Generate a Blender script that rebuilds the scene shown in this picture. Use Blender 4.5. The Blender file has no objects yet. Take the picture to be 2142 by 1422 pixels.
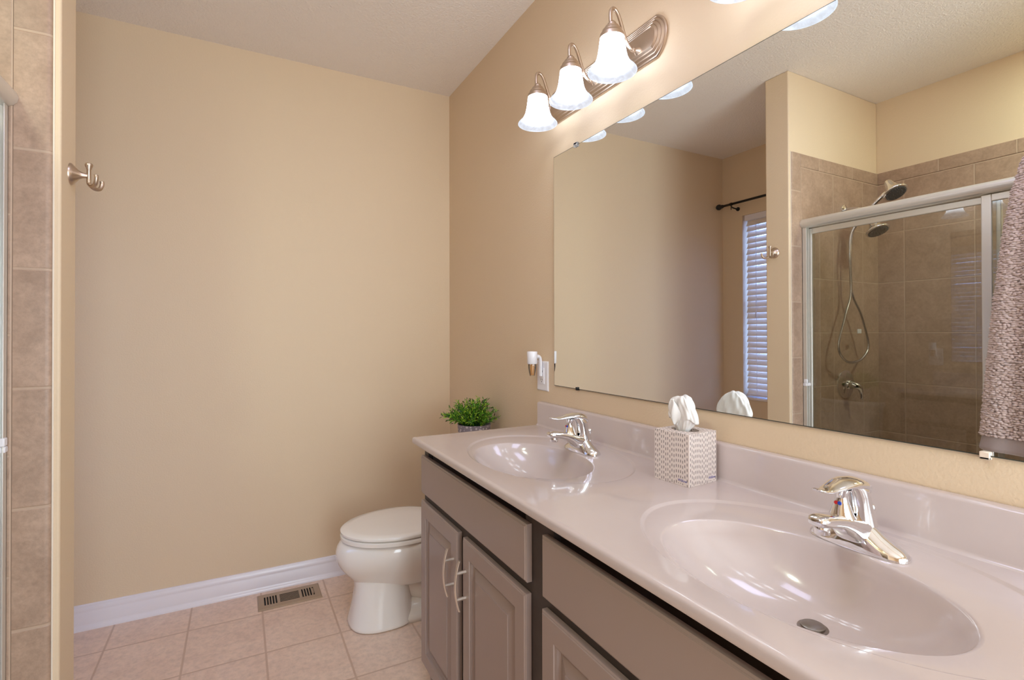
import bpy, math, random
from mathutils import Vector, Matrix
random.seed(7)
PI = math.pi
sc = bpy.context.scene
col = sc.collection

# ------------------------------------------------------------------ camera
W_PX, H_PX = 2142.0, 1422.0
yaw, pitch, roll = [math.radians(a) for a in (28.1399, 0.3999, -0.1465)]
F_PX, CX, CY = 1069.58, 1071.64, 689.08
fw = Vector((math.sin(yaw)*math.cos(pitch), math.cos(yaw)*math.cos(pitch), math.sin(pitch)))
rt0 = Vector((math.cos(yaw), -math.sin(yaw), 0)); up0 = rt0.cross(fw)
rt = rt0*math.cos(roll) + up0*math.sin(roll); upv = -rt0*math.sin(roll) + up0*math.cos(roll)
cd = bpy.data.cameras.new('camera'); cam = bpy.data.objects.new('camera', cd); col.objects.link(cam)
cd.sensor_width = 36; cd.lens = 36*F_PX/W_PX; cd.clip_start = 0.02
cd.shift_x = -(CX-W_PX/2)/W_PX; cd.shift_y = (CY-H_PX/2)/W_PX
m = Matrix((rt, upv, -fw)).transposed().to_4x4(); m.translation = Vector((-1.1231, -2.9023, 1.3070))
cam.matrix_world = m
sc.camera = cam

# ------------------------------------------------------------------ world, exposure, large lights
BULB = 9.6          # strength of the six vanity bulbs
ROOM = 48.0          # power of the added fill lamp behind the camera (W)
world = bpy.data.worlds.new('world'); sc.world = world; world.use_nodes = True
bg = world.node_tree.nodes['Background']; bg.inputs[0].default_value = (0.33, 0.55, 1.0, 1); bg.inputs[1].default_value = 0.5
sc.view_settings.view_transform = 'Standard'; sc.view_settings.look = 'None'
sc.view_settings.gamma = 1; sc.view_settings.use_curve_mapping = False
sc.view_settings.exposure = 0.0
cy = sc.cycles
cy.use_denoising = True; cy.max_bounces = 14; cy.diffuse_bounces = 6; cy.glossy_bounces = 6
cy.transparent_max_bounces = 16; cy.sample_clamp_indirect = 6; cy.blur_glossy = 0.6
def area(name, loc, rot, sx, sy, energy, color, portal=False):
    d = bpy.data.lights.new(name, 'AREA'); d.shape = 'RECTANGLE'; d.size = sx; d.size_y = sy
    d.energy = energy; d.color = color
    o = bpy.data.objects.new(name, d); col.objects.link(o); o.location = loc; o.rotation_euler = rot
    if portal: d.cycles.is_portal = True
    return o
area('rear_fill', (-0.62, -4.25, 1.35), (PI/2+0.18, 0, 0), 1.2, 2.2, ROOM, (1.0, 1.22, 1.38))  # added unseen fill inside the closed room, brightens the back wall and floor
area('shower_fill', (-1.98, -2.36, 2.735), (0, 0, 0), 0.22, 0.22, 10.5, (1.0, 1.16, 0.95))  # added lamp to lift the dark shower interior, no fitting built
area('overhead_fill', (-0.95, -2.15, 2.73), (0, 0, 0), 0.55, 0.55, 4.5, (1.0, 1.05, 1.6))  # added overhead fill that evens out walls, fronts and floor
area('window_daylight', (-2.62, -0.57, 1.52), (0, -PI/2, 0), 1.44, 0.76, 14, (0.95, 1.75, 3.8))

# ------------------------------------------------------------------ node helpers / materials
def newmat(name):
    mt = bpy.data.materials.new(name); mt.use_nodes = True
    nt = mt.node_tree; b = nt.nodes['Principled BSDF']
    return mt, nt, b
def N(nt, t, **k):
    n = nt.nodes.new(t)
    for a, v in k.items(): setattr(n, a, v)
    return n
def math_n(nt, op, a, b=None, c=None):
    n = N(nt, 'ShaderNodeMath', operation=op)
    for i, v in enumerate((a, b, c)):
        if v is None: continue
        if isinstance(v, (int, float)): n.inputs[i].default_value = v
        else: nt.links.new(v, n.inputs[i])
    return n.outputs[0]
def mixc(nt, fac, a, b, blend='MIX'):
    n = N(nt, 'ShaderNodeMix', data_type='RGBA', blend_type=blend)
    for i, v in ((0, fac), (6, a), (7, b)):
        if isinstance(v, (int, float)): n.inputs[i].default_value = v
        elif isinstance(v, tuple): n.inputs[i].default_value = (*v, 1) if len(v) == 3 else v
        else: nt.links.new(v, n.inputs[i])
    return n.outputs[2]
def pos(nt): return N(nt, 'ShaderNodeNewGeometry').outputs['Position']
def objco(nt): return N(nt, 'ShaderNodeTexCoord').outputs['Object']
def noise(nt, vec, scale, detail=3, rough=0.5, dist=0.0):
    n = N(nt, 'ShaderNodeTexNoise'); n.inputs['Scale'].default_value = scale
    n.inputs['Detail'].default_value = detail; n.inputs['Roughness'].default_value = rough
    n.inputs['Distortion'].default_value = dist
    nt.links.new(vec, n.inputs['Vector']); return n.outputs[0]
def bump(nt, b, height, strength, dist=0.002):
    n = N(nt, 'ShaderNodeBump'); n.inputs['Strength'].default_value = strength; n.inputs['Distance'].default_value = dist
    nt.links.new(height, n.inputs['Height']); nt.links.new(n.outputs[0], b.inputs['Normal'])
def srgb(r, g, b):
    f = lambda c: (c/255/12.92) if c <= 10 else ((c/255+0.055)/1.055)**2.4
    return (f(r), f(g), f(b))
def simple(name, c, rough=0.5, metal=0.0, bscale=None, bstr=0.1, bdist=0.001, coat=0.0, var=0.0, vscale=8, **kw):
    mt, nt, b = newmat(name)
    b.inputs['Base Color'].default_value = (*c, 1); b.inputs['Roughness'].default_value = rough
    b.inputs['Metallic'].default_value = metal; b.inputs['Coat Weight'].default_value = coat
    b.inputs['Coat Roughness'].default_value = 0.05
    for k, v in kw.items(): b.inputs[k].default_value = v
    co = objco(nt)
    if var:
        f = noise(nt, co, vscale, 3)
        nt.links.new(mixc(nt, f, tuple(x*(1-var) for x in c), tuple(min(1, x*(1+var)) for x in c)), b.inputs['Base Color'])
    if bscale: bump(nt, b, noise(nt, co, bscale, 3), bstr, bdist)
    return mt

WALL = srgb(224, 201, 171)
M_wall = simple('wall_paint', WALL, 0.55, bscale=150, bstr=0.35, bdist=0.002)
mt, nt, b = newmat('ceiling_paint')
b.inputs['Base Color'].default_value = (*srgb(246, 236, 226), 1); b.inputs['Roughness'].default_value = 0.8
p = pos(nt); n1 = noise(nt, p, 110, 4, 0.6); bump(nt, b, n1, 1.0, 0.006); M_ceil = mt
M_trim = simple('trim_paint', srgb(232, 226, 232), 0.3, coat=0.2)
M_white = simple('white_plastic', srgb(238, 236, 240), 0.3)
M_porc = simple('porcelain', srgb(244, 238, 232), 0.1, coat=0.6)
M_seat = simple('toilet_seat_plastic', srgb(246, 240, 233), 0.22, coat=0.3)
M_chrome = simple('chrome', (0.82, 0.82, 0.83), 0.06, 1.0)
M_nickel = simple('brushed_nickel', srgb(200, 182, 165), 0.32, 1.0, bscale=400, bstr=0.05)
M_pull = simple('satin_nickel_pull', srgb(226, 214, 202), 0.35, 0.8)
M_alu = simple('anodised_aluminium', srgb(226, 222, 214), 0.30, 0.55, bscale=300, bstr=0.03)
M_black = simple('black_metal', (0.008, 0.008, 0.009), 0.4)
M_darkgap = simple('opening_shade', (0.012, 0.010, 0.009), 0.8)  # near-black colour painted in for the shade inside vent and outlet slots
M_grey = simple('taupe_cabinet_paint', srgb(158, 139, 131), 0.36, bscale=260, bstr=0.05, coat=0.12)
M_frame = simple('gap_shaded_cabinet_frame', srgb(64, 54, 50), 0.5, var=0.25, vscale=30, bscale=60, bstr=0.15)  # dark frame, deepened to put the shade of the gaps into its colour
M_rubber = simple('clear_plastic', (0.85, 0.85, 0.88), 0.1, **{'Transmission Weight': 0.8})
M_blind = simple('blind_slat', srgb(236, 224, 214), 0.45, **{'Subsurface Weight': 0.0})
M_paper = simple('tissue_paper', (0.86, 0.84, 0.82), 0.9, bscale=60, bstr=0.3, bdist=0.002)
M_soil = simple('potting_soil', (0.012, 0.01, 0.008), 0.9)
M_reg = simple('register_paint', srgb(172, 148, 122), 0.45)
M_red = simple('red_dot', (0.7, 0.02, 0.02), 0.3); M_blue = simple('blue_dot', (0.02, 0.08, 0.6), 0.3)
M_ink = simple('blue_ink', (0.03, 0.03, 0.28), 0.5)
M_amber = simple('amber_oil', (0.95, 0.55, 0.22), 0.08, **{'Transmission Weight': 0.35})
M_stopper = simple('drain_stopper_metal', (0.30, 0.27, 0.24), 0.3, 1.0)

# cultured marble of the counter
mt, nt, b = newmat('cultured_marble'); p = pos(nt)
w1 = noise(nt, p, 2.6, 5, 0.6, 1.8)
f = math_n(nt, 'SMOOTHSTEP', w1, 0.42, 0.66) if False else w1
nt.links.new(mixc(nt, f, srgb(195, 179, 175), srgb(205, 192, 190)), b.inputs['Base Color'])
b.inputs['Roughness'].default_value = 0.16; b.inputs['Coat Weight'].default_value = 0.5; b.inputs['Coat Roughness'].default_value = 0.04
M_marble = mt

def tile_mat(name, ua, va, su, sv, ou, ov, gap, c1, c2, grout, bstr=0.5, sc_=1.0, rough=0.45):
    mt, nt, b = newmat(name); p = pos(nt)
    s = N(nt, 'ShaderNodeSeparateXYZ'); nt.links.new(p, s.inputs[0])
    def edge(a, sz, o):
        t = math_n(nt, 'DIVIDE', math_n(nt, 'SUBTRACT', s.outputs[a], o), sz)
        fr = math_n(nt, 'FRACT', t)
        d = math_n(nt, 'MULTIPLY', math_n(nt, 'SUBTRACT', 0.5, math_n(nt, 'ABSOLUTE', math_n(nt, 'SUBTRACT', fr, 0.5))), sz)
        return d, math_n(nt, 'FLOOR', t)
    du, iu = edge(ua, su, ou); dv, iv = edge(va, sv, ov)
    d = math_n(nt, 'MINIMUM', du, dv)
    mr = N(nt, 'ShaderNodeMapRange', interpolation_type='SMOOTHSTEP')
    nt.links.new(d, mr.inputs[0]); mr.inputs[1].default_value = gap*0.4; mr.inputs[2].default_value = gap*1.1
    mask = mr.outputs[0]
    cb = N(nt, 'ShaderNodeCombineXYZ'); nt.links.new(iu, cb.inputs[0]); nt.links.new(iv, cb.inputs[1])
    wn = N(nt, 'ShaderNodeTexWhiteNoise'); nt.links.new(cb.outputs[0], wn.inputs[0])
    vm = N(nt, 'ShaderNodeVectorMath', operation='MULTIPLY_ADD')
    nt.links.new(wn.outputs['Color'], vm.inputs[0]); vm.inputs[1].default_value = (7, 7, 7); nt.links.new(p, vm.inputs[2])
    q = vm.outputs[0]
    f1 = noise(nt, q, 5.0*sc_, 6, 0.62, 1.0); f2 = noise(nt, q, 42*sc_, 4, 0.7)
    cr = N(nt, 'ShaderNodeMapRange'); nt.links.new(f1, cr.inputs[0]); cr.inputs[1].default_value = 0.34; cr.inputs[2].default_value = 0.68
    cA = mixc(nt, cr.outputs[0], c1, c2)
    dk = N(nt, 'ShaderNodeMapRange'); nt.links.new(f2, dk.inputs[0]); dk.inputs[1].default_value = 0.3; dk.inputs[2].default_value = 0.6
    dk.inputs[3].default_value = 0.84; dk.inputs[4].default_value = 1.03
    g = N(nt, 'ShaderNodeCombineColor')
    for i in range(3): nt.links.new(dk.outputs[0], g.inputs[i])
    cB = mixc(nt, 1.0, cA, g.outputs[0], 'MULTIPLY')
    nt.links.new(mixc(nt, mask, grout, cB), b.inputs['Base Color'])
    b.inputs['Roughness'].default_value = rough
    h = math_n(nt, 'ADD', math_n(nt, 'MULTIPLY', mask, 1.0), math_n(nt, 'MULTIPLY', f2, 0.35))
    bump(nt, b, h, bstr, 0.002)
    return mt
FT1, FT2, FG = srgb(230, 202, 182), srgb(240, 214, 194), srgb(206, 176, 154)
M_floor = tile_mat('floor_tile', 0, 1, 0.2955, 0.331, -1.6147, -0.2365, 0.005, FT1, FT2, FG, 0.3)
ST1, ST2, SG = srgb(162, 134, 113), srgb(182, 153, 131), srgb(184, 158, 136)
M_tile_side = tile_mat('shower_tile_side', 0, 2, 0.305, 0.305, -1.629, 1.0005, 0.004, ST1, ST2, SG, 0.5, 1.6)
M_tile_strip = tile_mat('shower_tile_strip', 0, 2, 5.0, 0.3055, -4.0, 1.169, 0.005, ST1, ST2, SG, 0.6, 2.0)
M_tile_back = tile_mat('shower_tile_back', 1, 2, 0.334, 0.305, -1.311, 1.0005, 0.004, ST1, ST2, SG, 0.5, 1.6)
M_tile_top = tile_mat('shower_tile_top_row', 1, 2, 0.334, 1.0, -1.484, 3.0, 0.004, ST1, ST2, SG, 0.5, 1.6)
M_tile_topx = tile_mat('shower_tile_top_row_side', 0, 2, 0.334, 1.0, -1.80, 3.0, 0.004, ST1, ST2, SG, 0.5, 1.6)

# mirror
mt, nt, b = newmat('mirror_silver')
b.inputs['Base Color'].default_value = (0.93, 0.96, 0.96, 1); b.inputs['Metallic'].default_value = 1; b.inputs['Roughness'].default_value = 0.0
M_mirror = mt
M_medge = simple('mirror_edge', (0.05, 0.055, 0.045), 0.3)
# thin clear glass
def thin_glass(name, tint, amt=1.0):
    mt = bpy.data.materials.new(name); mt.use_nodes = True; nt = mt.node_tree; nt.nodes.clear()
    o = N(nt, 'ShaderNodeOutputMaterial'); mx = N(nt, 'ShaderNodeMixShader'); fr = N(nt, 'ShaderNodeFresnel'); fr.inputs[0].default_value = 1.5
    t = N(nt, 'ShaderNodeBsdfTransparent'); t.inputs[0].default_value = (*tint, 1)
    g = N(nt, 'ShaderNodeBsdfGlossy'); g.inputs['Roughness'].default_value = 0.0; g.inputs[0].default_value = (1, 1, 1, 1)
    nt.links.new(math_n(nt, 'MULTIPLY', fr.outputs[0], amt), mx.inputs[0])
    nt.links.new(t.outputs[0], mx.inputs[1]); nt.links.new(g.outputs[0], mx.inputs[2]); nt.links.new(mx.outputs[0], o.inputs[0])
    return mt
M_glass = thin_glass('shower_glass', (0.95, 0.96, 0.94), 1.0)
M_wglass = thin_glass('window_glass', (0.97, 0.98, 1.0), 1.0)
# alabaster glass of the shades
mt = bpy.data.materials.new('alabaster_glass'); mt.use_nodes = True; nt = mt.node_tree; nt.nodes.clear()
o = N(nt, 'ShaderNodeOutputMaterial'); co = objco(nt)
nz = noise(nt, co, 22, 5, 0.6, 2.2)
mr = N(nt, 'ShaderNodeMapRange'); nt.links.new(nz, mr.inputs[0]); mr.inputs[1].default_value = 0.35; mr.inputs[2].default_value = 0.65
cA = mixc(nt, mr.outputs[0], (0.84, 0.90, 1.02), (1.05, 1.14, 1.30)); cD = mixc(nt, 1.0, cA, (0.16, 0.16, 0.16), 'MULTIPLY')
tr = N(nt, 'ShaderNodeBsdfTranslucent'); df = N(nt, 'ShaderNodeBsdfDiffuse'); gl = N(nt, 'ShaderNodeBsdfGlossy'); gl.inputs['Roughness'].default_value = 0.15
em = N(nt, 'ShaderNodeEmission')
sz_ = N(nt, 'ShaderNodeSeparateXYZ'); nt.links.new(co, sz_.inputs[0])
em1 = N(nt, 'ShaderNodeMapRange', interpolation_type='SMOOTHSTEP'); nt.links.new(sz_.outputs[2], em1.inputs[0]); em1.inputs[1].default_value = -0.098; em1.inputs[2].default_value = -0.050; em1.inputs[3].default_value = 0.62; em1.inputs[4].default_value = 6.6  # bulb light falloff put into the emission: bright body, dim brim
nt.links.new(em1.outputs[0], em.inputs[1])
nt.links.new(cA, em.inputs[0])
for s_ in (tr.inputs[0], df.inputs[0]): nt.links.new(cD, s_)
tp_ = N(nt, 'ShaderNodeBsdfTransparent'); tp_.inputs[0].default_value = (1, 1, 1, 1)
m1 = N(nt, 'ShaderNodeMixShader'); m1.inputs[0].default_value = 0.35; nt.links.new(tr.outputs[0], m1.inputs[1]); nt.links.new(df.outputs[0], m1.inputs[2])
m2 = N(nt, 'ShaderNodeMixShader'); m2.inputs[0].default_value = 0.05; nt.links.new(m1.outputs[0], m2.inputs[1]); nt.links.new(gl.outputs[0], m2.inputs[2])
m3 = N(nt, 'ShaderNodeMixShader'); m3.inputs[0].default_value = 0.15; nt.links.new(m2.outputs[0], m3.inputs[1]); nt.links.new(tp_.outputs[0], m3.inputs[2])
ad = N(nt, 'ShaderNodeAddShader'); nt.links.new(m3.outputs[0], ad.inputs[0]); nt.links.new(em.outputs[0], ad.inputs[1]); nt.links.new(ad.outputs[0], o.inputs[0])
M_shade = mt
mt = bpy.data.materials.new('lit_bulb'); mt.use_nodes = True; nt = mt.node_tree; nt.nodes.clear()
o = N(nt, 'ShaderNodeOutputMaterial'); em = N(nt, 'ShaderNodeEmission'); em.inputs[0].default_value = (1.0, 1.12, 1.25, 1); em.inputs[1].default_value = BULB
nt.links.new(em.outputs[0], o.inputs[0]); M_bulb = mt
# tissue box cardboard with short dashes
mt, nt, b = newmat('dashed_cardboard'); co = objco(nt)
s = N(nt, 'ShaderNodeSeparateXYZ'); nt.links.new(co, s.inputs[0])
nrm = N(nt, 'ShaderNodeSeparateXYZ'); nt.links.new(N(nt, 'ShaderNodeTexCoord').outputs['Normal'], nrm.inputs[0])
top = math_n(nt, 'GREATER_THAN', math_n(nt, 'ABSOLUTE', nrm.outputs[2]), 0.7)
side = math_n(nt, 'SUBTRACT', 1.0, top)
u = math_n(nt, 'ADD', s.outputs[0], math_n(nt, 'MULTIPLY', s.outputs[1], side))
v = math_n(nt, 'ADD', math_n(nt, 'MULTIPLY', s.outputs[2], side), math_n(nt, 'MULTIPLY', s.outputs[1], top))
v = math_n(nt, 'ADD', v, math_n(nt, 'MULTIPLY', math_n(nt, 'SINE', math_n(nt, 'MULTIPLY', u, 95.0)), 0.0022))
tu = math_n(nt, 'DIVIDE', u, 0.0066); iu = math_n(nt, 'FLOOR', tu); fu = math_n(nt, 'FRACT', tu)
w = N(nt, 'ShaderNodeTexWhiteNoise', noise_dimensions='1D'); nt.links.new(iu, w.inputs['W'])
tv = math_n(nt, 'ADD', math_n(nt, 'DIVIDE', v, 0.0132), math_n(nt, 'ADD', math_n(nt, 'MULTIPLY', math_n(nt, 'MODULO', iu, 2.0), 0.25), math_n(nt, 'MULTIPLY', w.outputs[0], 0.35)))
fv = math_n(nt, 'FRACT', tv)
mask = math_n(nt, 'MULTIPLY', math_n(nt, 'LESS_THAN', math_n(nt, 'ABSOLUTE', math_n(nt, 'SUBTRACT', fu, 0.5)), 0.13),
              math_n(nt, 'LESS_THAN', math_n(nt, 'ABSOLUTE', math_n(nt, 'SUBTRACT', fv, 0.5)), 0.27))
nt.links.new(mixc(nt, mask, srgb(226, 212, 206), srgb(72, 62, 62)), b.inputs['Base Color']); b.inputs['Roughness'].default_value = 0.5
M_box = mt
# pot with a pale pattern
mt, nt, b = newmat('patterned_grey_pot'); co = objco(nt)
vz = N(nt, 'ShaderNodeTexVoronoi'); vz.inputs['Scale'].default_value = 75; nt.links.new(co, vz.inputs['Vector'])
f = math_n(nt, 'LESS_THAN', vz.outputs['Distance'], 0.36)
nt.links.new(mixc(nt, f, srgb(140, 128, 136), srgb(205, 192, 196)), b.inputs['Base Color']); b.inputs['Roughness'].default_value = 0.55; M_pot = mt
M_leaf = [simple('leaf_green', srgb(92, 150, 28), 0.5), simple('leaf_light', srgb(158, 192, 52), 0.5), simple('leaf_dark', srgb(46, 96, 30), 0.5), simple('leaf_brown_tip', srgb(72, 50, 28), 0.6)]
# towel
M_pile = simple('towel_pile', srgb(206, 184, 178), 0.95, var=0.2, vscale=40, **{'Sheen Weight': 0.5})
M_border = simple('towel_border', srgb(166, 150, 148), 0.8, bscale=250, bstr=0.3, **{'Sheen Weight': 0.4})

# ------------------------------------------------------------------ mesh builder
class MB:
    def __init__(s): s.v = []; s.f = []; s.mi = []
    def add(s, vs, fs, mi=0):
        k = len(s.v); s.v += [tuple(v) for v in vs]; s.f += [tuple(i+k for i in f) for f in fs]; s.mi += [mi]*len(fs); return s
    def box(s, x0, x1, y0, y1, z0, z1, mi=0):
        x0, x1 = sorted((x0, x1)); y0, y1 = sorted((y0, y1)); z0, z1 = sorted((z0, z1))
        vs = [(x, y, z) for x in (x0, x1) for y in (y0, y1) for z in (z0, z1)]
        return s.add(vs, [(0, 1, 3, 2), (4, 6, 7, 5), (0, 4, 5, 1), (2, 3, 7, 6), (0, 2, 6, 4), (1, 5, 7, 3)], mi)
    def loft(s, rings, caps=True, closed=True, mi=0):
        n = len(rings[0]); vs = [p for r in rings for p in r]; fs = []
        for i in range(len(rings)-1):
            for j in range(n if closed else n-1):
                a = i*n+j; b_ = i*n+(j+1) % n; fs.append((a, b_, b_+n, a+n))
        if caps and closed: fs.append(tuple(range(n-1, -1, -1))); fs.append(tuple((len(rings)-1)*n+j for j in range(n)))
        return s.add(vs, fs, mi)
    def lathe(s, prof, c=(0, 0, 0), axis='z', seg=40, caps=True, mi=0):
        rings = []
        for r, h in prof:
            rg = []
            for j in range(seg):
                a = 2*PI*j/seg; x, y = r*math.cos(a), r*math.sin(a)
                if axis == 'z': q = (x, y, h)
                elif axis == 'x': q = (h, x, y)
                else: q = (y, h, x)
                rg.append((q[0]+c[0], q[1]+c[1], q[2]+c[2]))
            rings.append(rg)
        return s.loft(rings, caps, mi=mi)
    def tube(s, pts, r, seg=14, caps=True, mi=0):
        P = [Vector(p) for p in pts]; n = len(P); R = r if isinstance(r, (list, tuple)) else [r]*n
        T = [(P[min(i+1, n-1)]-P[max(i-1, 0)]).normalized() for i in range(n)]
        up = Vector((0, 0, 1)) if abs(T[0].z) < 0.9 else Vector((1, 0, 0))
        nrm = (up - T[0]*up.dot(T[0])).normalized(); rings = []
        for i in range(n):
            nrm = (nrm - T[i]*nrm.dot(T[i])).normalized(); bn = T[i].cross(nrm)
            rings.append([tuple(P[i] + nrm*math.cos(2*PI*j/seg)*R[i] + bn*math.sin(2*PI*j/seg)*R[i]) for j in range(seg)])
        return s.loft(rings, caps, mi=mi)
    def build(s, name, mat, parent=None, smooth=False, bevel=0, bseg=2, subsurf=0, loc=None, angle=35):
        me = bpy.data.meshes.new(name); me.from_pydata(s.v, [], s.f); me.update()
        import bmesh
        bm = bmesh.new(); bm.from_mesh(me); bmesh.ops.recalc_face_normals(bm, faces=bm.faces); bm.to_mesh(me); bm.free()
        for mm in (mat if isinstance(mat, list) else [mat]): me.materials.append(mm)
        if isinstance(mat, list):
            for p_, i in zip(me.polygons, s.mi): p_.material_index = i
        o = bpy.data.objects.new(name, me); col.objects.link(o)
        if parent: o.parent = parent
        if loc: o.location = loc
        if smooth:
            for p_ in me.polygons: p_.use_smooth = True
            if smooth == 'auto': me.set_sharp_from_angle(angle=math.radians(angle))
        if bevel:
            bv = o.modifiers.new('bevel', 'BEVEL'); bv.width = bevel; bv.segments = bseg; bv.limit_method = 'ANGLE'; bv.angle_limit = math.radians(40)
            for p_ in me.polygons: p_.use_smooth = True
            me.set_sharp_from_angle(angle=math.radians(35))
        if subsurf:
            ss = o.modifiers.new('sub', 'SUBSURF'); ss.levels = ss.render_levels = subsurf
        return o
def spline(pts, n=8):
    P = [Vector(p) for p in pts]; out = []
    for i in range(len(P)-1):
        p0, p1, p2, p3 = P[max(i-1, 0)], P[i], P[i+1], P[min(i+2, len(P)-1)]
        for k in range(n):
            t = k/n
            out.append(0.5*((2*p1)+(p2-p0)*t+(2*p0-5*p1+4*p2-p3)*t*t+(3*p1-p0-3*p2+p3)*t**3))
    out.append(P[-1]); return out
def tag(o, label, cat, group=None, kind=None):
    if label: o['label'] = label
    if cat: o['category'] = cat
    if group: o['group'] = group
    if kind: o['kind'] = kind
    return o
def empty(name, loc, label=None, cat=None, group=None, kind=None):
    o = bpy.data.objects.new(name, None); col.objects.link(o); o.location = loc; o.empty_display_size = 0.05
    return tag(o, label, cat, group, kind)
def struct(o): o['kind'] = 'structure'; return o
def copy_tree(o, parent=None):
    c = o.copy(); col.objects.link(c); c.parent = parent
    for ch in list(o.children): copy_tree(ch, c)
    return c

# ------------------------------------------------------------------ room shell
H = 2.74; XL = -2.418; XW = -1.536; YN, YF = -1.159, -1.020; YB = -4.4; SY = -2.70
struct(MB().box(XL-0.15, 0.12, YB-0.1, 0.12, -0.10, 0).build('floor', M_floor))
struct(MB().box(XL-0.15, 0.12, YB-0.1, 0.12, H, H+0.1).build('ceiling', M_ceil))
struct(MB().box(0, 0.12, YB, 0.12, 0, H).build('wall_right', M_wall))
struct(MB().box(XL-0.14, 0, 0, 0.12, 0, H).build('wall_back', M_wall))
struct(MB().box(XL-0.14, 0.12, YB-0.1, YB, 0, H).build('wall_front', M_wall))
WY0, WY1, WZ0, WZ1 = -0.95, -0.188, 0.80, 2.235
wl = MB()
wl.box(XL-0.14, XL, YB, WY0, 0, H); wl.box(XL-0.14, XL, WY1, 0, 0, H)
wl.box(XL-0.14, XL, WY0, WY1, 0, WZ0); wl.box(XL-0.14, XL, WY0, WY1, WZ1, H)
struct(wl.build('wall_left', M_wall))
struct(MB().box(XL, XW, YN, YF, 0, H).build('wall_partition', M_wall, bevel=0.006, bseg=3))
struct(MB().box(XL, XW, SY-0.14, SY, 0, H).build('wall_shower_end', M_wall))
# tile cladding of the shower
TT = 2.296; T1 = 2.222
struct(MB().box(XL, -1.629, YN-0.008, YN, 0, T1).build('wall_tile_side', M_tile_side))
struct(MB().box(XL, -1.629, YN-0.0085, YN, T1+0.0012, TT).build('wall_tile_side_top', M_tile_topx, bevel=0.003))
st = MB(); prof = []
for x, y in ((-1.6275, 0), (-1.6275, -0.008), (-1.566, -0.008), (-1.558, -0.0065), (-1.5535, -0.003), (-1.5525, 0)):
    prof.append((x, YN+y))
st.loft([[(x, y, z) for x, y in prof] for z in (0, TT)])
struct(st.build('wall_tile_edge', M_tile_strip, smooth='auto'))
struct(MB().box(-1.5525, -1.5485, YN-0.003, YN, 0, TT+0.004).build('trim_1', simple('edge_caulk', srgb(232, 218, 200), 0.5), bevel=0.001))
struct(MB().box(-1.629, -1.6275, YN-0.006, YN, 0, TT).build('trim_3', simple('grout_line', srgb(150, 126, 108), 0.8)))
struct(MB().box(XL, XL+0.008, SY, YN-0.008, 0, T1).build('wall_tile_back', M_tile_back))
struct(MB().box(XL, XL+0.0085, SY, YN-0.008, T1+0.0012, TT).build('wall_tile_back_top', M_tile_top, bevel=0.003))
struct(MB().box(XL, -1.629, SY, SY+0.008, 0, TT).build('wall_tile_end', M_tile_side))
struct(MB().box(-1.72, -1.60, SY+0.008, YN-0.008, 0, 0.12).build('trim_2', M_marble, bevel=0.012, bseg=3))
# baseboards
BP = [(0, 0), (0.020, 0), (0.020, 0.006), (0.017, 0.014), (0.012, 0.020), (0.0115, 0.026), (0.0115, 0.074), (0.0095, 0.078), (0.0105, 0.082), (0.0095, 0.096), (0.006, 0.101), (0.0065, 0.104), (0.004, 0.109), (0, 0.110)]
def base(name, a, b_, axis):
    mb = MB(); rings = []
    for t in (a, b_):
        if axis == 'x': rings.append([(t, -d, z) for d, z in BP])
        elif axis == 'y-': rings.append([(-d, t, z) for d, z in BP])
        elif axis == 'yl': rings.append([(XL+d, t, z) for d, z in BP])
        else: rings.append([(t, YF+d, z) for d, z in BP])
    return struct(mb.loft(rings).build(name, M_trim, smooth='auto', angle=50))
base('baseboard_back', XL, 0, 'x'); base('baseboard_right', 0, -1.08, 'y-'); base('baseboard_left', -0.02, YF, 'yl'); base('baseboard_partition', XL+0.02, XW, 'xp')
# window
wd = empty('window_1', (XL-0.11, (WY0+WY1)/2, WZ0), kind='structure')
def child(o, p):  # keep world coordinates under a located parent
    o.parent = p; o.matrix_parent_inverse = Matrix.Translation(-Vector(p.location)); return o
fr = MB(); x0, x1 = XL-0.135, XL-0.085
fr.box(x0, x1, WY0, WY0+0.045, WZ0, WZ1); fr.box(x0, x1, WY1-0.045, WY1, WZ0, WZ1)
fr.box(x0, x1, WY0+0.045, WY1-0.045, WZ0, WZ0+0.05); fr.box(x0, x1, WY0+0.045, WY1-0.045, WZ1-0.05, WZ1); fr.box(x0, x1, WY0+0.045, WY1-0.045, 1.50, 1.54)
child(fr.build('window_frame', M_trim, bevel=0.003), wd)
child(MB().box(XL-0.112, XL-0.108, WY0+0.045, WY1-0.045, WZ0+0.05, WZ1-0.05).build('pane', M_wglass), wd)
child(MB().box(XL-0.085, XL+0.012, WY0, WY1, WZ0-0.018, WZ0+0.001).build('window_sill', M_trim, bevel=0.004), wd)

# ------------------------------------------------------------------ blind
bl = empty('window_blind', (XL-0.03, (WY0+WY1)/2, WZ1), 'white slatted blind, closed and backlit blue, in the window beside the toilet corner', 'window blind')
child(MB().box(XL-0.058, XL-0.008, WY0+0.006, WY1-0.012, WZ1-0.045, WZ1).build('headrail', M_trim, bevel=0.003), bl)
sl = MB(); nsl = 30; zt_, zb_ = WZ1-0.062, WZ0+0.045
for i in range(nsl):
    z = zt_ + (zb_-zt_)*i/(nsl-1); t = math.radians(70 + random.uniform(-2, 2)); sag = random.uniform(-0.002, 0.002)
    rings = []
    for yy in (WY0+0.01, WY1-0.016+random.uniform(-0.004, 0.001)):
        r = []
        for k, (d, e) in enumerate(((-0.025, 0), (0, 0.0022), (0.025, 0), (0.025, -0.0022), (0, 0.0), (-0.025, -0.0022))):
            r.append((XL-0.034 + d*math.cos(t) - e*math.sin(t), yy, z + sag - d*math.sin(t) - e*math.cos(t)))
        rings.append(r)
    sl.loft(rings)
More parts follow.
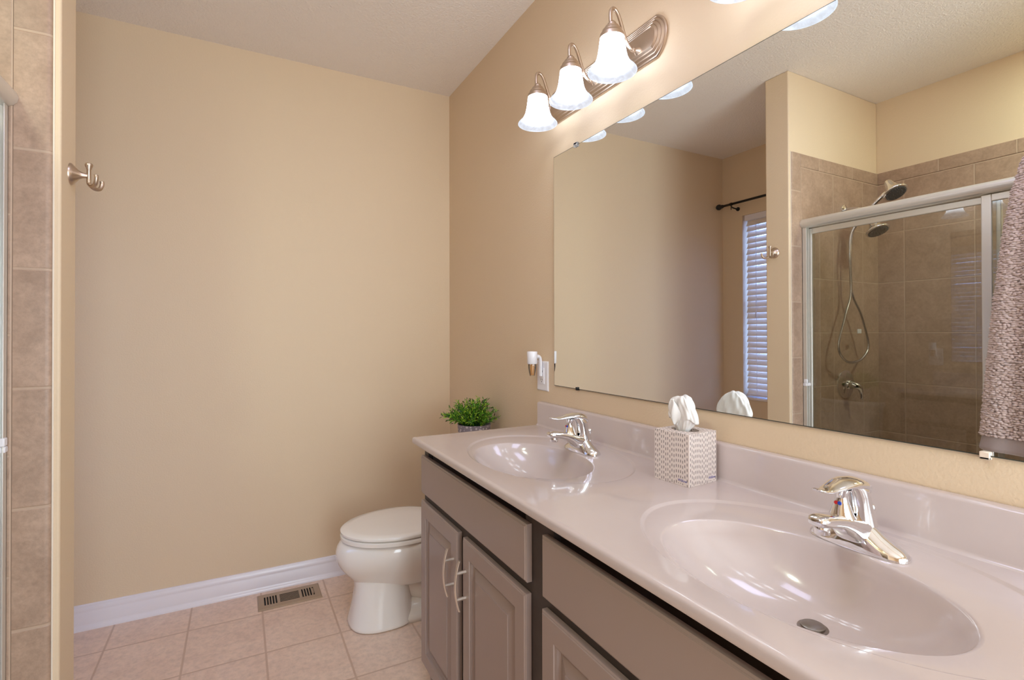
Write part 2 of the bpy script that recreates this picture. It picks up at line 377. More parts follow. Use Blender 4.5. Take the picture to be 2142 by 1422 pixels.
child(sl.build('slats', M_blind), bl)
child(MB().box(XL-0.055, XL-0.02, WY0+0.008, WY1-0.014, WZ0+0.008, WZ0+0.026).build('bottom_rail', M_trim, bevel=0.004), bl)
for yy in (-0.30, -0.84):
    child(MB().tube([(XL-0.012, yy, WZ1-0.03), (XL-0.012, yy, WZ0+0.02)], 0.0012, 6).build('ladder_cord', M_trim), bl)
cdx = MB().tube([(XL-0.004, -0.30, WZ1-0.04), (XL-0.004, -0.30, 1.47)], 0.001, 6); cdx.lathe([(0.002, 1.47), (0.007, 1.44), (0.008, 1.42), (0.001, 1.415)], (XL-0.004, -0.30, 0), seg=12)
child(cdx.build('pull_cord', M_trim), bl)
# curtain rod
rx, rz = -2.335, 2.325
cr = empty('curtain_rod', (rx, -0.57, rz), 'black metal curtain rod with ball end above the window', 'curtain rod')
child(MB().tube([(rx, -0.075, rz), (rx, -1.0, rz)], 0.0095, 16).build('rod', M_black, smooth=True), cr)
fn = MB().lathe([(0.001, -0.008), (0.012, -0.011), (0.02, -0.020), (0.024, -0.034), (0.02, -0.048), (0.012, -0.056), (0.013, -0.062), (0.015, -0.066), (0.012, -0.072), (0.0095, -0.082)], (rx, 0, rz), 'y', 24)
child(fn.build('finial', M_black, smooth=True), cr)
for yy in (-0.15, -0.99):
    bk = MB().lathe([(0.016, XL), (0.016, XL+0.006), (0.006, XL+0.008), (0.006, XL+0.03)], (0, yy, rz-0.03), 'x', 18)
    bk.tube(spline([(XL+0.02, yy, rz-0.03), (rx-0.02, yy, rz-0.026), (rx, yy, rz-0.016)], 6), 0.005, 10)
    bk.lathe([(0.0125, -0.007), (0.0125, 0.007)], (rx, yy, rz), 'y', 18); bk.tube([(rx, yy, rz-0.012), (rx, yy, rz-0.045)], 0.003, 8)
    child(bk.build('bracket', M_black, smooth='auto'), cr)

# ------------------------------------------------------------------ shower door
SD0, SD1 = YN-0.008, SY+0.008
sd = empty('shower_door', (-1.66, (SD0+SD1)/2, 0.12), 'framed sliding glass shower door with bright aluminium rails', 'shower door')
hp = [(-1.700, 1.883), (-1.640, 1.883), (-1.628, 1.887), (-1.620, 1.896), (-1.617, 1.908), (-1.622, 1.921), (-1.634, 1.930), (-1.650, 1.933), (-1.700, 1.930)]
hd = MB(); ends = []
for y_, sx in ((SD0-0.001, 1), (SD1+0.001, 1)): ends.append([(x, y_, z) for x, z in hp])
hd.loft(ends)
child(hd.build('header', M_alu, smooth='auto', angle=50), sd)
for y_, s_ in ((SD0, -1), (SD1, 1)):
    jb = MB().box(-1.694, -1.637, y_, y_+s_*0.004, 0.12, 1.883); jb.box(-1.640, -1.637, y_, y_+s_*0.024, 0.12, 1.883); jb.box(-1.694, -1.691, y_, y_+s_*0.024, 0.12, 1.883); jb.box(-1.668, -1.664, y_, y_+s_*0.020, 0.12, 1.883)
    child(jb.build('jamb', M_alu, bevel=0.0008), sd)
bt = MB().box(-1.696, -1.635, SD0, SD1, 0.12, 0.135); bt.box(-1.640, -1.635, SD0, SD1, 0.135, 0.16); bt.box(-1.667, -1.663, SD0, SD1, 0.135, 0.15)
child(bt.build('track', M_alu), sd)
def panel(name, x, ya, yb, w=0.026):
    g = empty(name, (x, (ya+yb)/2, 0.15)); child(g, sd)
    f_ = MB(); d = 0.008; z0, z1 = 0.148, 1.880
    f_.box(x-d, x+d, ya, ya-w, z0, z1); f_.box(x-d, x+d, yb, yb+w, z0, z1)
    f_.box(x-d, x+d, ya-w, yb+w, z1-0.030, z1); f_.box(x-d, x+d, ya-w, yb+w, z0, z0+0.03)
    fo = f_.build('panel_frame', M_alu, bevel=0.003); go = MB().box(x-0.0005, x+0.0005, ya-w, yb+w, z0+0.03, z1-0.03).build('glass_pane', M_glass)
    for q in (fo, go):
        q.parent = g; q.matrix_parent_inverse = Matrix.Translation(-Vector((x, (ya+yb)/2, 0.15)))
panel('sliding_panel', -1.679, SD0-0.014, -1.995, 0.018)
panel('sliding_panel', -1.652, -1.938, SD1+0.006, 0.034)
bp_ = MB().box(-1.690, -1.634, SD0-0.002, SD0-0.022, 1.012, 1.028); bp_.box(-1.645, -1.634, SD0-0.005, SD0-0.026, 1.028, 1.05)
child(bp_.build('bumper', M_white, bevel=0.003), sd)

# ------------------------------------------------------------------ shower fittings
XS = -2.045; YT = YN-0.0085
sh = empty('overhead_shower', (XS, YT, 2.03), 'chrome fixed shower head on a curved arm, high on the tiled side wall', 'shower head')
child(MB().lathe([(0.032, YT), (0.031, YT-0.004), (0.018, YT-0.010), (0.012, YT-0.014)], (XS, 0, 2.028), 'y', 28).build('flange', M_chrome, smooth='auto'), sh)
child(MB().tube(spline([(XS, YT-0.008, 2.028), (XS+0.005, YT-0.05, 2.026), (XS+0.01, YT-0.10, 2.010), (XS+0.012, YT-0.135, 1.98)], 8), 0.0095, 14).build('arm', M_chrome, smooth=True), sh)
def bell(c, d, prof, seg=36):
    mb = MB().lathe(prof, seg=seg); q = Vector((0, 0, 1)).rotation_difference(Vector(d).normalized())
    mb.v = [tuple(q @ Vector(v) + Vector(c)) for v in mb.v]; return mb
PROF = [(0.001, -0.022), (0.014, -0.020), (0.020, -0.008), (0.024, 0.012), (0.032, 0.034), (0.045, 0.052), (0.057, 0.064), (0.060, 0.070), (0.058, 0.075), (0.053, 0.076)]
def head(c, d, par):
    child(bell(c, d, PROF).build('spray_head', M_chrome, smooth='auto', angle=60), par)
    fp = bell(c, d, [(0.001, 0.0765), (0.048, 0.0765), (0.050, 0.0775), (0.048, 0.079), (0.001, 0.079)])
    for rr, nn in ((0.015, 8), (0.03, 16), (0.044, 24)):
        for k in range(nn):
            a = 2*PI*k/nn; mb = MB().lathe([(0.0022, 0.078), (0.0014, 0.083)], (rr*math.cos(a), rr*math.sin(a), 0), seg=6)
            q = Vector((0, 0, 1)).rotation_difference(Vector(d).normalized()); fp.add([tuple(q @ Vector(v)+Vector(c)) for v in mb.v], mb.f)
    child(fp.build('spray_plate', simple('spray_plate_grey', (0.10, 0.095, 0.09), 0.35), smooth='auto'), par)
head((-2.035, -1.325, 1.935), (0.10, -0.42, -0.88), sh)
child(MB().lathe([(0.015, 1.965), (0.021, 1.97), (0.021, 1.995), (0.012, 2.005)], (-2.033, -1.305, 0), seg=24).build('diverter', M_chrome, smooth='auto'), sh)
hs = empty('hand_shower', (-2.03, -1.30, 2.0), 'chrome hand shower in its cradle with a long hose hanging in a loop', 'hand shower')
child(MB().tube(spline([(-2.030, -1.292, 1.965), (-2.035, -1.33, 2.02), (-2.045, -1.375, 2.065), (-2.055, -1.405, 2.085)], 6), [0.010]*6+[0.0115]*6+[0.013]*6+[0.014], 16).build('handle', M_chrome, smooth=True), hs)
head((-2.055, -1.40, 2.125), (0.18, -0.52, -0.82), hs)
YH = -1.235
hose = [(-2.02, -1.292, 1.962), (-2.005, -1.26, 1.93), (-1.985, YH, 1.86), (-1.975, YH, 1.735), (-1.985, YH, 1.54), (-1.925, YH, 1.40), (-1.858, YH, 1.23), (-1.915, YH, 1.152), (-2.003, YH, 1.135), (-2.10, YH, 1.158), (-2.16, YH, 1.235), (-2.09, YH, 1.403), (-2.015, YH+0.012, 1.54), (-2.005, YH+0.012, 1.735), (-2.02, YH+0.01, 1.88), (-2.035, -1.27, 1.955)]
hp_ = spline(hose, 26); rr = [0.0068 if i % 2 else 0.0058 for i in range(len(hp_))]
child(MB().tube(hp_, rr, 12).build('hose', simple('hose_metal', (0.62, 0.62, 0.63), 0.25, 1.0), smooth=True), hs)
child(MB().box(-2.075, -2.040, YH-0.008, YH-0.001, 1.30, 1.325).build('hose_tag', M_white, bevel=0.002), hs)
sv = empty('shower_valve', (-2.04, YT, 1.0), 'round chrome shower valve with a curved lever on the tiled side wall', 'shower valve')
child(MB().lathe([(0.084, YT), (0.083, YT-0.004), (0.070, YT-0.009), (0.045, YT-0.013), (0.030, YT-0.016), (0.028, YT-0.030), (0.024, YT-0.034)], (-2.045, 0, 1.0), 'y', 48).build('escutcheon', M_chrome, smooth='auto', angle=50), sv)
child(MB().tube(spline([(-2.045, YT-0.030, 1.0), (-2.045, YT-0.055, 0.998), (-2.06, YT-0.070, 0.985), (-2.075, YT-0.072, 0.955), (-2.085, YT-0.068, 0.918)], 6), [0.024, 0.024, 0.024, 0.023, 0.022, 0.021]+[0.02-0.0005*i for i in range(6)]+[0.016-0.001*i for i in range(6)]+[0.010-0.0006*i for i in range(6)]+[0.005], 20).build('lever', M_chrome, smooth=True), sv)

# ------------------------------------------------------------------ towel on its hook over the shower header
tk = empty('over_door_hook', (-1.62, -2.2, 1.935), 'metal over-door hook on the shower header holding the towel', 'hook')
hk = MB().box(-1.702, -1.612, -2.212, -2.188, 1.934, 1.936); hk.box(-1.612, -1.610, -2.212, -2.188, 1.86, 1.936); hk.box(-1.704, -1.702, -2.212, -2.188, 1.90, 1.936)
hk.tube(spline([(-1.611, -2.2, 1.88), (-1.585, -2.2, 1.875), (-1.565, -2.2, 1.89), (-1.560, -2.2, 1.925)], 6), 0.004, 10)
child(hk.build('bracket', M_chrome), tk)
tw = empty('bath_towel', (-1.545, -2.2, 0.80), 'thick grey-mauve terry towel hanging from the shower header, seen in the mirror', 'towel')
TZ = [(2.03, 0.03, 0.03), (2.0, 0.07, 0.045), (1.96, 0.093, 0.05), (1.85, 0.122, 0.05), (1.70, 0.148, 0.05), (1.39, 0.183, 0.048), (1.10, 0.208, 0.046), (0.88, 0.226, 0.044), (0.80, 0.235, 0.040)]
def tdim(z):
    for (za, wa, ta), (zb, wb, tb) in zip(TZ, TZ[1:]):
        if z >= zb: k = (za-z)/(za-zb); return wa+(wb-wa)*k, ta+(tb-ta)*k
    return TZ[-1][1], TZ[-1][2]
def tpt(a, z, off=0.0):
    w_, t_ = tdim(z); fold = 0.010*math.sin(a*5+0.7)+0.006*math.sin(a*9+2)
    return Vector((-1.545+(t_+fold*0.8+off)*math.sin(a), -2.2+(w_+off+fold*0.2)*math.cos(a), z))
mb = MB(); rings = [[tuple(tpt(2*PI*j/96, 2.03-(2.03-0.9)*i/40)) for j in range(96)] for i in range(41)]
mb.loft(rings)
ICO = [Vector(v).normalized() for v in [(0, 1, 1.618), (0, -1, 1.618), (0, 1, -1.618), (0, -1, -1.618), (1, 1.618, 0), (-1, 1.618, 0), (1, -1.618, 0), (-1, -1.618, 0), (1.618, 0, 1), (-1.618, 0, 1), (1.618, 0, -1), (-1.618, 0, -1)]]
ICF = [(0, 1, 8), (0, 8, 4), (0, 4, 5), (0, 5, 9), (0, 9, 1), (1, 6, 8), (8, 6, 10), (8, 10, 4), (4, 10, 2), (4, 2, 5), (5, 2, 11), (5, 11, 9), (9, 11, 7), (9, 7, 1), (7, 6, 1), (3, 6, 7), (3, 7, 11), (3, 11, 2), (3, 2, 10), (3, 10, 6)]
def subdiv(V, F):
    V = list(V); cache = {}; out = []
    def mid(a, b_):
        k = (min(a, b_), max(a, b_))
        if k not in cache: V.append(((V[a]+V[b_])/2).normalized()); cache[k] = len(V)-1
        return cache[k]
    for a, b_, c in F:
        x, y_, w_ = mid(a, b_), mid(b_, c), mid(c, a); out += [(a, x, w_), (b_, y_, x), (c, w_, y_), (x, y_, w_)]
    return V, out
ICO, ICF = subdiv(ICO, ICF)
z = 0.898
while z < 2.03:
    w_, t_ = tdim(z); per = 4*(w_+t_)*0.9; n = int(per/0.0108); ph = random.random()
    for j in range(n):
        a = 2*PI*(j+ph+random.uniform(-0.3, 0.3))/n
        c = tpt(a, z+random.uniform(-0.0025, 0.0025), random.uniform(0.000, 0.006))
        tg = (tpt(a+0.02, z)-tpt(a-0.02, z)).normalized(); up = Vector((0, 0, 1)); nn = tg.cross(up)
        rt_ = random.uniform(-0.25, 0.25); tg2 = tg*math.cos(rt_)+up*math.sin(rt_); up2 = -tg*math.sin(rt_)+up*math.cos(rt_)
        sx, sz, sy = random.uniform(0.0058, 0.0125), random.uniform(0.0038, 0.0058), random.uniform(0.005, 0.010)
        mb.add([tuple(c+tg2*v.x*sx+up2*v.z*sz+nn*v.y*sy) for v in ICO], ICF)
    z += 0.0086
child(mb.build('pile', M_pile, smooth=True), tw)
mb = MB().loft([[tuple(tpt(2*PI*j/96, z, o_)) for j in range(96)] for z, o_ in ((0.905, -0.004), (0.892, 0.002), (0.868, 0.004), (0.848, 0.006), (0.838, 0.005), (0.832, -0.004))])
child(mb.build('border', M_border, smooth=True), tw)

# ------------------------------------------------------------------ robe hook
HX = XW; HY, HZ = -1.073, 1.752
rh = empty('robe_hook', (HX, HY, HZ), 'brushed nickel double robe hook on the end of the partition wall', 'hook')
child(MB().lathe([(0.030, HX), (0.0295, HX+0.004), (0.022, HX+0.010), (0.013, HX+0.018), (0.008, HX+0.026), (0.0065, HX+0.038)], (0, HY, HZ), 'x', 36).build('rosette', M_nickel, smooth='auto', angle=60), rh)
px = HX+0.040
child(MB().lathe([(0.0055, HZ-0.018), (0.005, HZ+0.018), (0.0065, HZ+0.020), (0.0065, HZ+0.023), (0.009, HZ+0.027), (0.0095, HZ+0.032), (0.007, HZ+0.036), (0.001, HZ+0.036)], (px, HY, 0), seg=20).build('post', M_nickel, smooth='auto', angle=50), rh)
for s_, e in ((1, 0.0), (-1, 0.0)):
    child(MB().tube(spline([(px, HY, HZ-0.010), (px+0.001, HY+s_*0.001, HZ-0.022), (px+0.010, HY+s_*0.014, HZ-0.031), (px+0.019, HY+s_*0.027, HZ-0.028), (px+0.023, HY+s_*0.034, HZ-0.014), (px+0.0225, HY+s_*0.034, HZ-0.003)], 6), 0.0054, 14).build('prong', M_nickel, smooth=True), rh)

# ------------------------------------------------------------------ toilet
TYC = -0.53
to = empty('toilet', (-0.36, TYC, 0), 'white two-piece toilet with closed lid in the far corner beyond the vanity', 'toilet')
def egg(xf, xb, hw, z, n=56, pw=2.0, zt=0.0):
    xc = xf+(xb-xf)*0.56; r = []
    for j in range(n):
        a = 2*PI*j/n; c, s_ = math.cos(a), math.sin(a)
        x = xc + (xb-xc if c > 0 else xc-xf)*math.copysign(abs(c)**(2/pw), c)
        r.append((x, TYC+hw*math.copysign(abs(s_)**(2/pw), s_), z+zt*(x-xf)))
    return r
bw = MB().loft([egg(-0.615, -0.22, 0.085, 0.150), egg(-0.650, -0.20, 0.105, 0.175), egg(-0.672, -0.18, 0.128, 0.205), egg(-0.712, -0.16, 0.156, 0.245), egg(-0.738, -0.15, 0.180, 0.285), egg(-0.747, -0.15, 0.192, 0.325), egg(-0.738, -0.15, 0.193, 0.360), egg(-0.718, -0.16, 0.186, 0.381), egg(-0.70, -0.17, 0.174, 0.384)])
child(bw.build('bowl', M_porc, smooth=True, subsurf=1), to)
pd = MB().loft([egg(-0.688, -0.40, 0.135, 0.0, pw=2.6), egg(-0.692, -0.40, 0.135, 0.006, pw=2.6), egg(-0.686, -0.405, 0.128, 0.03, pw=2.6), egg(-0.672, -0.412, 0.116, 0.09, pw=2.5), egg(-0.662, -0.415, 0.106, 0.15, pw=2.4), egg(-0.662, -0.41, 0.104, 0.20, pw=2.2), egg(-0.68, -0.40, 0.11, 0.24, pw=2.0)])
child(pd.build('pedestal', M_porc, smooth=True, subsurf=1), to)
ft = MB().loft([egg(-0.60, -0.10, 0.118, 0.0, pw=3), egg(-0.60, -0.10, 0.118, 0.022, pw=3), egg(-0.59, -0.11, 0.110, 0.034, pw=3), egg(-0.57, -0.12, 0.075, 0.062, pw=3), egg(-0.50, -0.13, 0.045, 0.10, pw=3), egg(-0.48, -0.13, 0.040, 0.22, pw=3)])
child(ft.build('foot', M_porc, smooth=True), to)
tp = MB().tube(spline([(-0.43, TYC, 0.20), (-0.36, TYC, 0.12), (-0.28, TYC, 0.13), (-0.24, TYC, 0.22), (-0.17, TYC, 0.25), (-0.13, TYC, 0.12), (-0.12, TYC, 0.04)], 8), 0.078, 24)
child(tp.build('trapway', M_porc, smooth=True), to)
stt = MB().loft([egg(-0.712, -0.255, 0.188, 0.386), egg(-0.722, -0.25, 0.196, 0.389), egg(-0.723, -0.25, 0.197, 0.4035), egg(-0.716, -0.252, 0.191, 0.4075)])
child(stt.build('seat', M_seat, smooth='auto', angle=60), to)
ld = MB().loft([egg(-0.700, -0.25, 0.180, 0.4125), egg(-0.721, -0.245, 0.198, 0.4140), egg(-0.723, -0.245, 0.200, 0.424), egg(-0.716, -0.247, 0.196, 0.429), egg(-0.68, -0.26, 0.170, 0.4325), egg(-0.56, -0.32, 0.08, 0.434)])
child(ld.build('lid', M_seat, smooth='auto', angle=60), to)
for s_ in (-1, 1): child(MB().lathe([(0.013, -0.02), (0.013, 0.02)], (-0.238, TYC+s_*0.075, 0.408), 'y', 20).build('hinge', M_seat, smooth='auto'), to)
def rrect(x0, x1, y0, y1, z, r=0.03, n=6):
    out = []
    for cx_, cy_, a0 in ((x1-r, y1-r, 0), (x0+r, y1-r, PI/2), (x0+r, y0+r, PI), (x1-r, y0+r, 1.5*PI)):
        for k in range(n+1): a = a0+PI/2*k/n; out.append((cx_+r*math.cos(a), cy_+r*math.sin(a), z))
    return out
tn = MB().loft([rrect(-0.185, -0.02, TYC-0.195, TYC+0.195, 0.385), rrect(-0.195, -0.018, TYC-0.21, TYC+0.21, 0.42), rrect(-0.20, -0.018, TYC-0.222, TYC+0.222, 0.725)])
child(tn.build('tank', M_porc, smooth='auto', angle=50), to)
tl = MB().loft([rrect(-0.205, -0.012, TYC-0.228, TYC+0.228, 0.726), rrect(-0.21, -0.010, TYC-0.232, TYC+0.232, 0.734), rrect(-0.21, -0.010, TYC-0.232, TYC+0.232, 0.752), rrect(-0.202, -0.014, TYC-0.225, TYC+0.225, 0.760)])
child(tl.build('tank_lid', M_porc, smooth='auto', angle=50), to)
fh = MB().lathe([(0.013, -0.200), (0.012, -0.208), (0.006, -0.212)], (0, TYC+0.16, 0.67), 'x', 18); fh.tube([(-0.212, TYC+0.16, 0.67), (-0.218, TYC+0.12, 0.663), (-0.218, TYC+0.09, 0.66)], [0.006, 0.006, 0.007], 10)
child(fh.build('flush_lever', M_chrome, smooth='auto'), to)

# ------------------------------------------------------------------ potted plant on the tank
PX, PY, PZ = -0.105, -0.60, 0.7605
pp = empty('potted_plant', (PX, PY, PZ), 'small bushy green artificial plant in a patterned grey pot on the toilet tank', 'potted plant')
child(MB().lathe([(0.068, 0), (0.072, 0.004), (0.082, 0.10), (0.082, 0.104), (0.078, 0.104), (0.076, 0.09)], (PX, PY, PZ), seg=44).build('pot', M_pot, smooth='auto', angle=50, loc=None), pp)
child(MB().lathe([(0.077, 0.0), (0.04, 0.004), (0.001, 0.006)], (PX, PY, PZ+0.088), seg=30, caps=False).build('soil', M_soil, smooth=True), pp)
fo = MB()
def leaf(mb, c, d, L, w_, mi):
    d = d.normalized(); s_ = d.cross(Vector((random.uniform(-1, 1), random.uniform(-1, 1), random.uniform(-1, 1)))).normalized(); n_ = d.cross(s_)
    pts = [c, c+d*L*0.35+s_*w_+n_*0.001, c+d*L*0.75+s_*w_*0.7, c+d*L, c+d*L*0.75-s_*w_*0.7, c+d*L*0.35-s_*w_+n_*0.001]
    mb.add(pts, [(0, 1, 2, 3), (0, 3, 4, 5)], mi)
for i in range(200):
    a = random.uniform(0, 2*PI); e = random.random()**0.6; th = e*math.radians(68)
    d = Vector((math.sin(th)*math.cos(a), math.sin(th)*math.sin(a), math.cos(th)))
    root = Vector((PX+0.05*e*math.cos(a), PY+0.05*e*math.sin(a), PZ+0.09)); L = random.uniform(0.115, 0.158)*(1-0.22*e)
    if random.random() < 0.25: L *= 0.7
    pts = [root+d*L*t+Vector((0, 0, 0.018*t*(1-t)*4*e)) for t in (0, 0.33, 0.66, 1)]
    if max(p_.x for p_ in pts) > -0.012: continue
    fo.tube(pts, [0.0011, 0.0010, 0.0008, 0.0005], 4, mi=2)
    for k in range(15):
        t = 0.22+0.78*k/14; c = root+d*L*t+Vector((0, 0, 0.018*t*(1-t)*4*e))
        sd_ = Vector((random.uniform(-1, 1), random.uniform(-1, 1), random.uniform(-1, 1))).normalized()
        dd = d*0.9+sd_*0.8; LL = random.uniform(0.013, 0.022)
        if c.x+dd.normalized().x*LL > -0.004: continue
        mi = random.choices([0, 1, 2, 3], [5, 3, 2, 0.25+ (2.2 if t > 0.9 else 0)])[0]
        leaf(fo, c, dd, LL, random.uniform(0.0018, 0.0034), mi)
child(fo.build('foliage', M_leaf), pp)

# ------------------------------------------------------------------ floor register
rg = empty('floor_register', (-0.899, -0.135, 0), 'beige metal floor register with slotted grille beside the baseboard', 'floor vent')
rm = MB(); X0, X1, Y0, Y1 = -1.042, -0.756, -0.214, -0.056; zt0, zt1 = 0.0005, 0.006
slots = []
for cx_ in (-0.985, -0.815):
    for k in range(5): xx = cx_+(k-2)*0.0125; slots.append((xx-0.0035, xx+0.0035, -0.177, -0.093))
def grid_plate(mb, X0, X1, Y0, Y1, za, zb, holes):
    xs = sorted({X0, X1, *[h[0] for h in holes], *[h[1] for h in holes]}); ys = sorted({Y0, Y1, *[h[2] for h in holes], *[h[3] for h in holes]})
    for a, b_ in zip(xs, xs[1:]):
        for c, d in zip(ys, ys[1:]):
            mx_, my_ = (a+b_)/2, (c+d)/2
            if any(h[0] < mx_ < h[1] and h[2] < my_ < h[3] for h in holes): continue
            mb.box(a, b_, c, d, za, zb)
for k in range(6): yy = -0.135+(k-2.5)*0.0138; slots.append((-0.944, -0.856, yy-0.0048, yy+0.0048))
grid_plate(rm, X0+0.006, X1-0.006, Y0+0.006, Y1-0.006, 0.0055, 0.0065, slots)
rm.loft([[(X0, Y0, 0.0005), (X1, Y0, 0.0005), (X1, Y1, 0.0005), (X0, Y1, 0.0005)], [(X0, Y0, 0.002), (X1, Y0, 0.002), (X1, Y1, 0.002), (X0, Y1, 0.002)], [(X0+0.006, Y0+0.006, 0.0065), (X1-0.006, Y0+0.006, 0.0065), (X1-0.006, Y1-0.006, 0.0065), (X0+0.006, Y1-0.006, 0.0065)]], caps=False)
child(rm.build('grille', M_reg), rg)
child(MB().box(X0+0.004, X1-0.004, Y0+0.004, Y1-0.004, 0.0003, 0.001).build('duct_shade_sheet', M_darkgap), rg)  # dark sheet in place of the unlit duct under the grille
child(MB().box(-0.794, -0.789, -0.16, -0.11, 0.0012, 0.0095).build('damper_lever', M_reg), rg)

# ------------------------------------------------------------------ vanity cabinet
CF = -0.518; CY0, CY1 = -1.086, -2.835
vc = empty('vanity_cabinet', (-0.26, (CY0+CY1)/2, 0), 'long taupe painted double-sink vanity cabinet with raised panel doors', 'cabinet')
cb = MB().box(CF+0.018, -0.001, CY0, CY0-0.016, 0, 0.901); cb.box(CF+0.018, -0.001, CY1, CY1+0.016, 0, 0.901)
cb.box(CF+0.018, -0.001, CY0-0.016, CY1+0.016, 0.10, 0.116); cb.box(-0.012, -0.001, CY0-0.016, CY1+0.016, 0.116, 0.901)
cb.box(CF+0.075, CF+0.090, CY0-0.016, CY1+0.016, 0, 0.10)
child(cb.build('carcass', M_grey), vc)
ff = MB()
for ya, yb in ((CY0, CY0-0.04), (-1.838, -1.960), (CY1+0.10, CY1)): ff.box(CF, CF+0.018, ya, yb, 0.10, 0.901)
for ya, yb in ((CY0-0.04, -1.838), (-1.960, CY1+0.10)):
    ff.box(CF+0.008, CF+0.018, ya, yb, 0.888, 0.901); ff.box(CF, CF+0.018, ya, yb, 0.685, 0.74); ff.box(CF, CF+0.018, ya, yb, 0.10, 0.135)
child(ff.build('face_frame', M_frame), vc)
def rring(ya, yb, z0, z1, ins, x): return [(x, ya-ins, z0+ins), (x, yb+ins, z0+ins), (x, yb+ins, z1-ins), (x, ya-ins, z1-ins)]
def front(name, ya, yb, z0, z1, prof):
    mb = MB().loft([rring(ya, yb, z0, z1, i, x) for i, x in prof]); return child(mb.build(name, M_grey), vc)
XD = -0.536
DP = [(0, CF-0.001), (0, XD+0.004), (0.003, XD+0.002), (0.0045, XD+0.002), (0.006, XD), (0.050, XD), (0.051, XD+0.0035), (0.057, XD+0.0045), (0.058, XD+0.0095), (0.062, XD+0.0125), (0.0635, XD+0.0125), (0.092, XD+0.0035), (0.0925, XD+0.001), (0.094, XD+0.001)]
FP = [(0, CF-0.001), (0, XD+0.004), (0.003, XD+0.002), (0.0045, XD+0.002), (0.006, XD)]
front('false_drawer_front', -1.093, -1.867, 0.727, 0.862, FP)
front('false_drawer_front', -1.936, -2.710, 0.727, 0.862, FP)
doors = [front('door', -1.091, -1.442, 0.112, 0.699, DP), front('door', -1.484, -1.864, 0.112, 0.699, DP), front('door', -1.934, -2.284, 0.112, 0.699, DP), front('door', -2.326, -2.708, 0.112, 0.699, DP)]
def pull(y_, zc, dr):
    pts = []; n = 20
    mb = MB(); rings = []
    for i in range(n+1):
        t = -1+2*i/n; z = zc+0.0735*t; x = XD-0.033+0.013*t*t; w_ = 0.0064-0.0014*abs(t)
        rings.append([(x+0.0030*math.cos(2*PI*k/12), y_+w_*math.sin(2*PI*k/12), z) for k in range(12)])
    mb.loft(rings)
    for s_ in (-1, 1): mb.tube([(XD+0.0005, y_, zc+s_*0.038), (XD-0.030, y_, zc+s_*0.038)], 0.0050, 14)
    o = mb.build('handle', M_pull, smooth='auto'); o.parent = dr; o.matrix_parent_inverse = Matrix.Translation(-Vector(vc.location)); 
    o.matrix_parent_inverse = (Matrix.Translation(Vector(vc.location)) @ dr.matrix_parent_inverse).inverted()
    return o
for y_, dr in ((-1.414, doors[0]), (-1.510, doors[1]), (-2.256, doors[2]), (-2.352, doors[3])): pull(y_, 0.570, dr)

# ------------------------------------------------------------------ countertop with two moulded basins
TOP = 0.925; TX0, TX1 = -0.560, -0.0015; TYA, TYB = -1.066, -2.860; BS = -0.024
ct = empty('vanity_countertop', (-0.28, (TYA+TYB)/2, 0.902), 'white cultured marble countertop with two oval sinks moulded in', 'countertop')
top = MB(); SK = (-1.530, -2.376); NS = 128
cells = []; XA, XB = TX0+0.012, BS
for yc in SK:
    y0, y1 = yc+0.40, yc-0.40
    rings = []
    def rectpt(a, ox, oy):
        c, s_ = math.cos(a), math.sin(a)
        tx = ((XB-ox)/c if c > 0 else (XA-ox)/c) if abs(c) > 1e-9 else 1e9
        ty = ((y0-oy)/s_ if s_ > 0 else (y1-oy)/s_) if abs(s_) > 1e-9 else 1e9
        t = min(tx, ty); return (ox+c*t, oy+s_*t)
    ox, oy, oa, ob = -0.273, yc, 0.224, 0.328
    ix, iy, ia, ib = -0.326, yc, 0.1585, 0.235
    dx, dy = -0.267, yc
    # use angles that hit the rectangle corners exactly
    angs = [2*PI*(j+0.5)/NS for j in range(NS)]
    for cxn, cyn in ((XB, y0), (XA, y0), (XA, y1), (XB, y1)):
        aa = math.atan2(cyn-oy, cxn-ox) % (2*PI); j = min(range(NS), key=lambda q: abs(angs[q]-aa)); angs[j] = aa
    def ell(cx_, cy_, a_, b_, z): 
        out = []
        for a in angs:
            k = math.atan2(math.sin(a)/b_*1.0, math.cos(a)/a_)
            out.append((cx_+a_*math.cos(k), cy_+b_*math.sin(k), z))
        return out
    rings.append([(*rectpt(a, ox, oy), TOP) for a in angs])
    rings.append(ell(ox, oy, oa+0.004, ob+0.004, TOP)); rings.append(ell(ox, oy, oa+0.001, ob+0.001, TOP-0.0006)); rings.append(ell(ox, oy, oa-0.0025, ob-0.003, TOP-0.0040)); rings.append(ell(ox, oy, oa-0.006, ob-0.008, TOP-0.0046))
    Z1 = TOP-0.0046
    rings.append(ell(ix, iy, ia+0.005, ib+0.007, Z1-0.0006)); rings.append(ell(ix, iy, ia+0.0025, ib+0.0035, Z1-0.0018)); rings.append(ell(ix, iy, ia, ib, Z1-0.0045))
    for k in range(1, 21):
        s_ = 1-k/20*0.92; dp = 0.0045+0.108*(1-s_**3.0)**0.85 if s_ > 0 else 0.1125; g = (1-s_)**0.9
        rings.append(ell(ix+(dx-ix)*g, iy, ia*s_, ib*s_+(ia-ib)*0.5*s_*(1-s_), Z1-dp))
    top.loft(rings, caps=False)
    last = rings[-1]; top.add(last, [tuple(range(len(last)))])
    cells.append((y0, y1))
# flat strips between and around the basin cells
ys = [TYA-0.004, cells[0][0], cells[0][1], cells[1][0], cells[1][1], TYB]
def quad(xa, xb, ya, yb): top.add([(xa, ya, TOP), (xb, ya, TOP), (xb, yb, TOP), (xa, yb, TOP)], [(0, 1, 2, 3)])
quad(XA, XB, ys[0], ys[1]); quad(XA, XB, ys[2], ys[3]); quad(XA, XB, ys[4], ys[5])
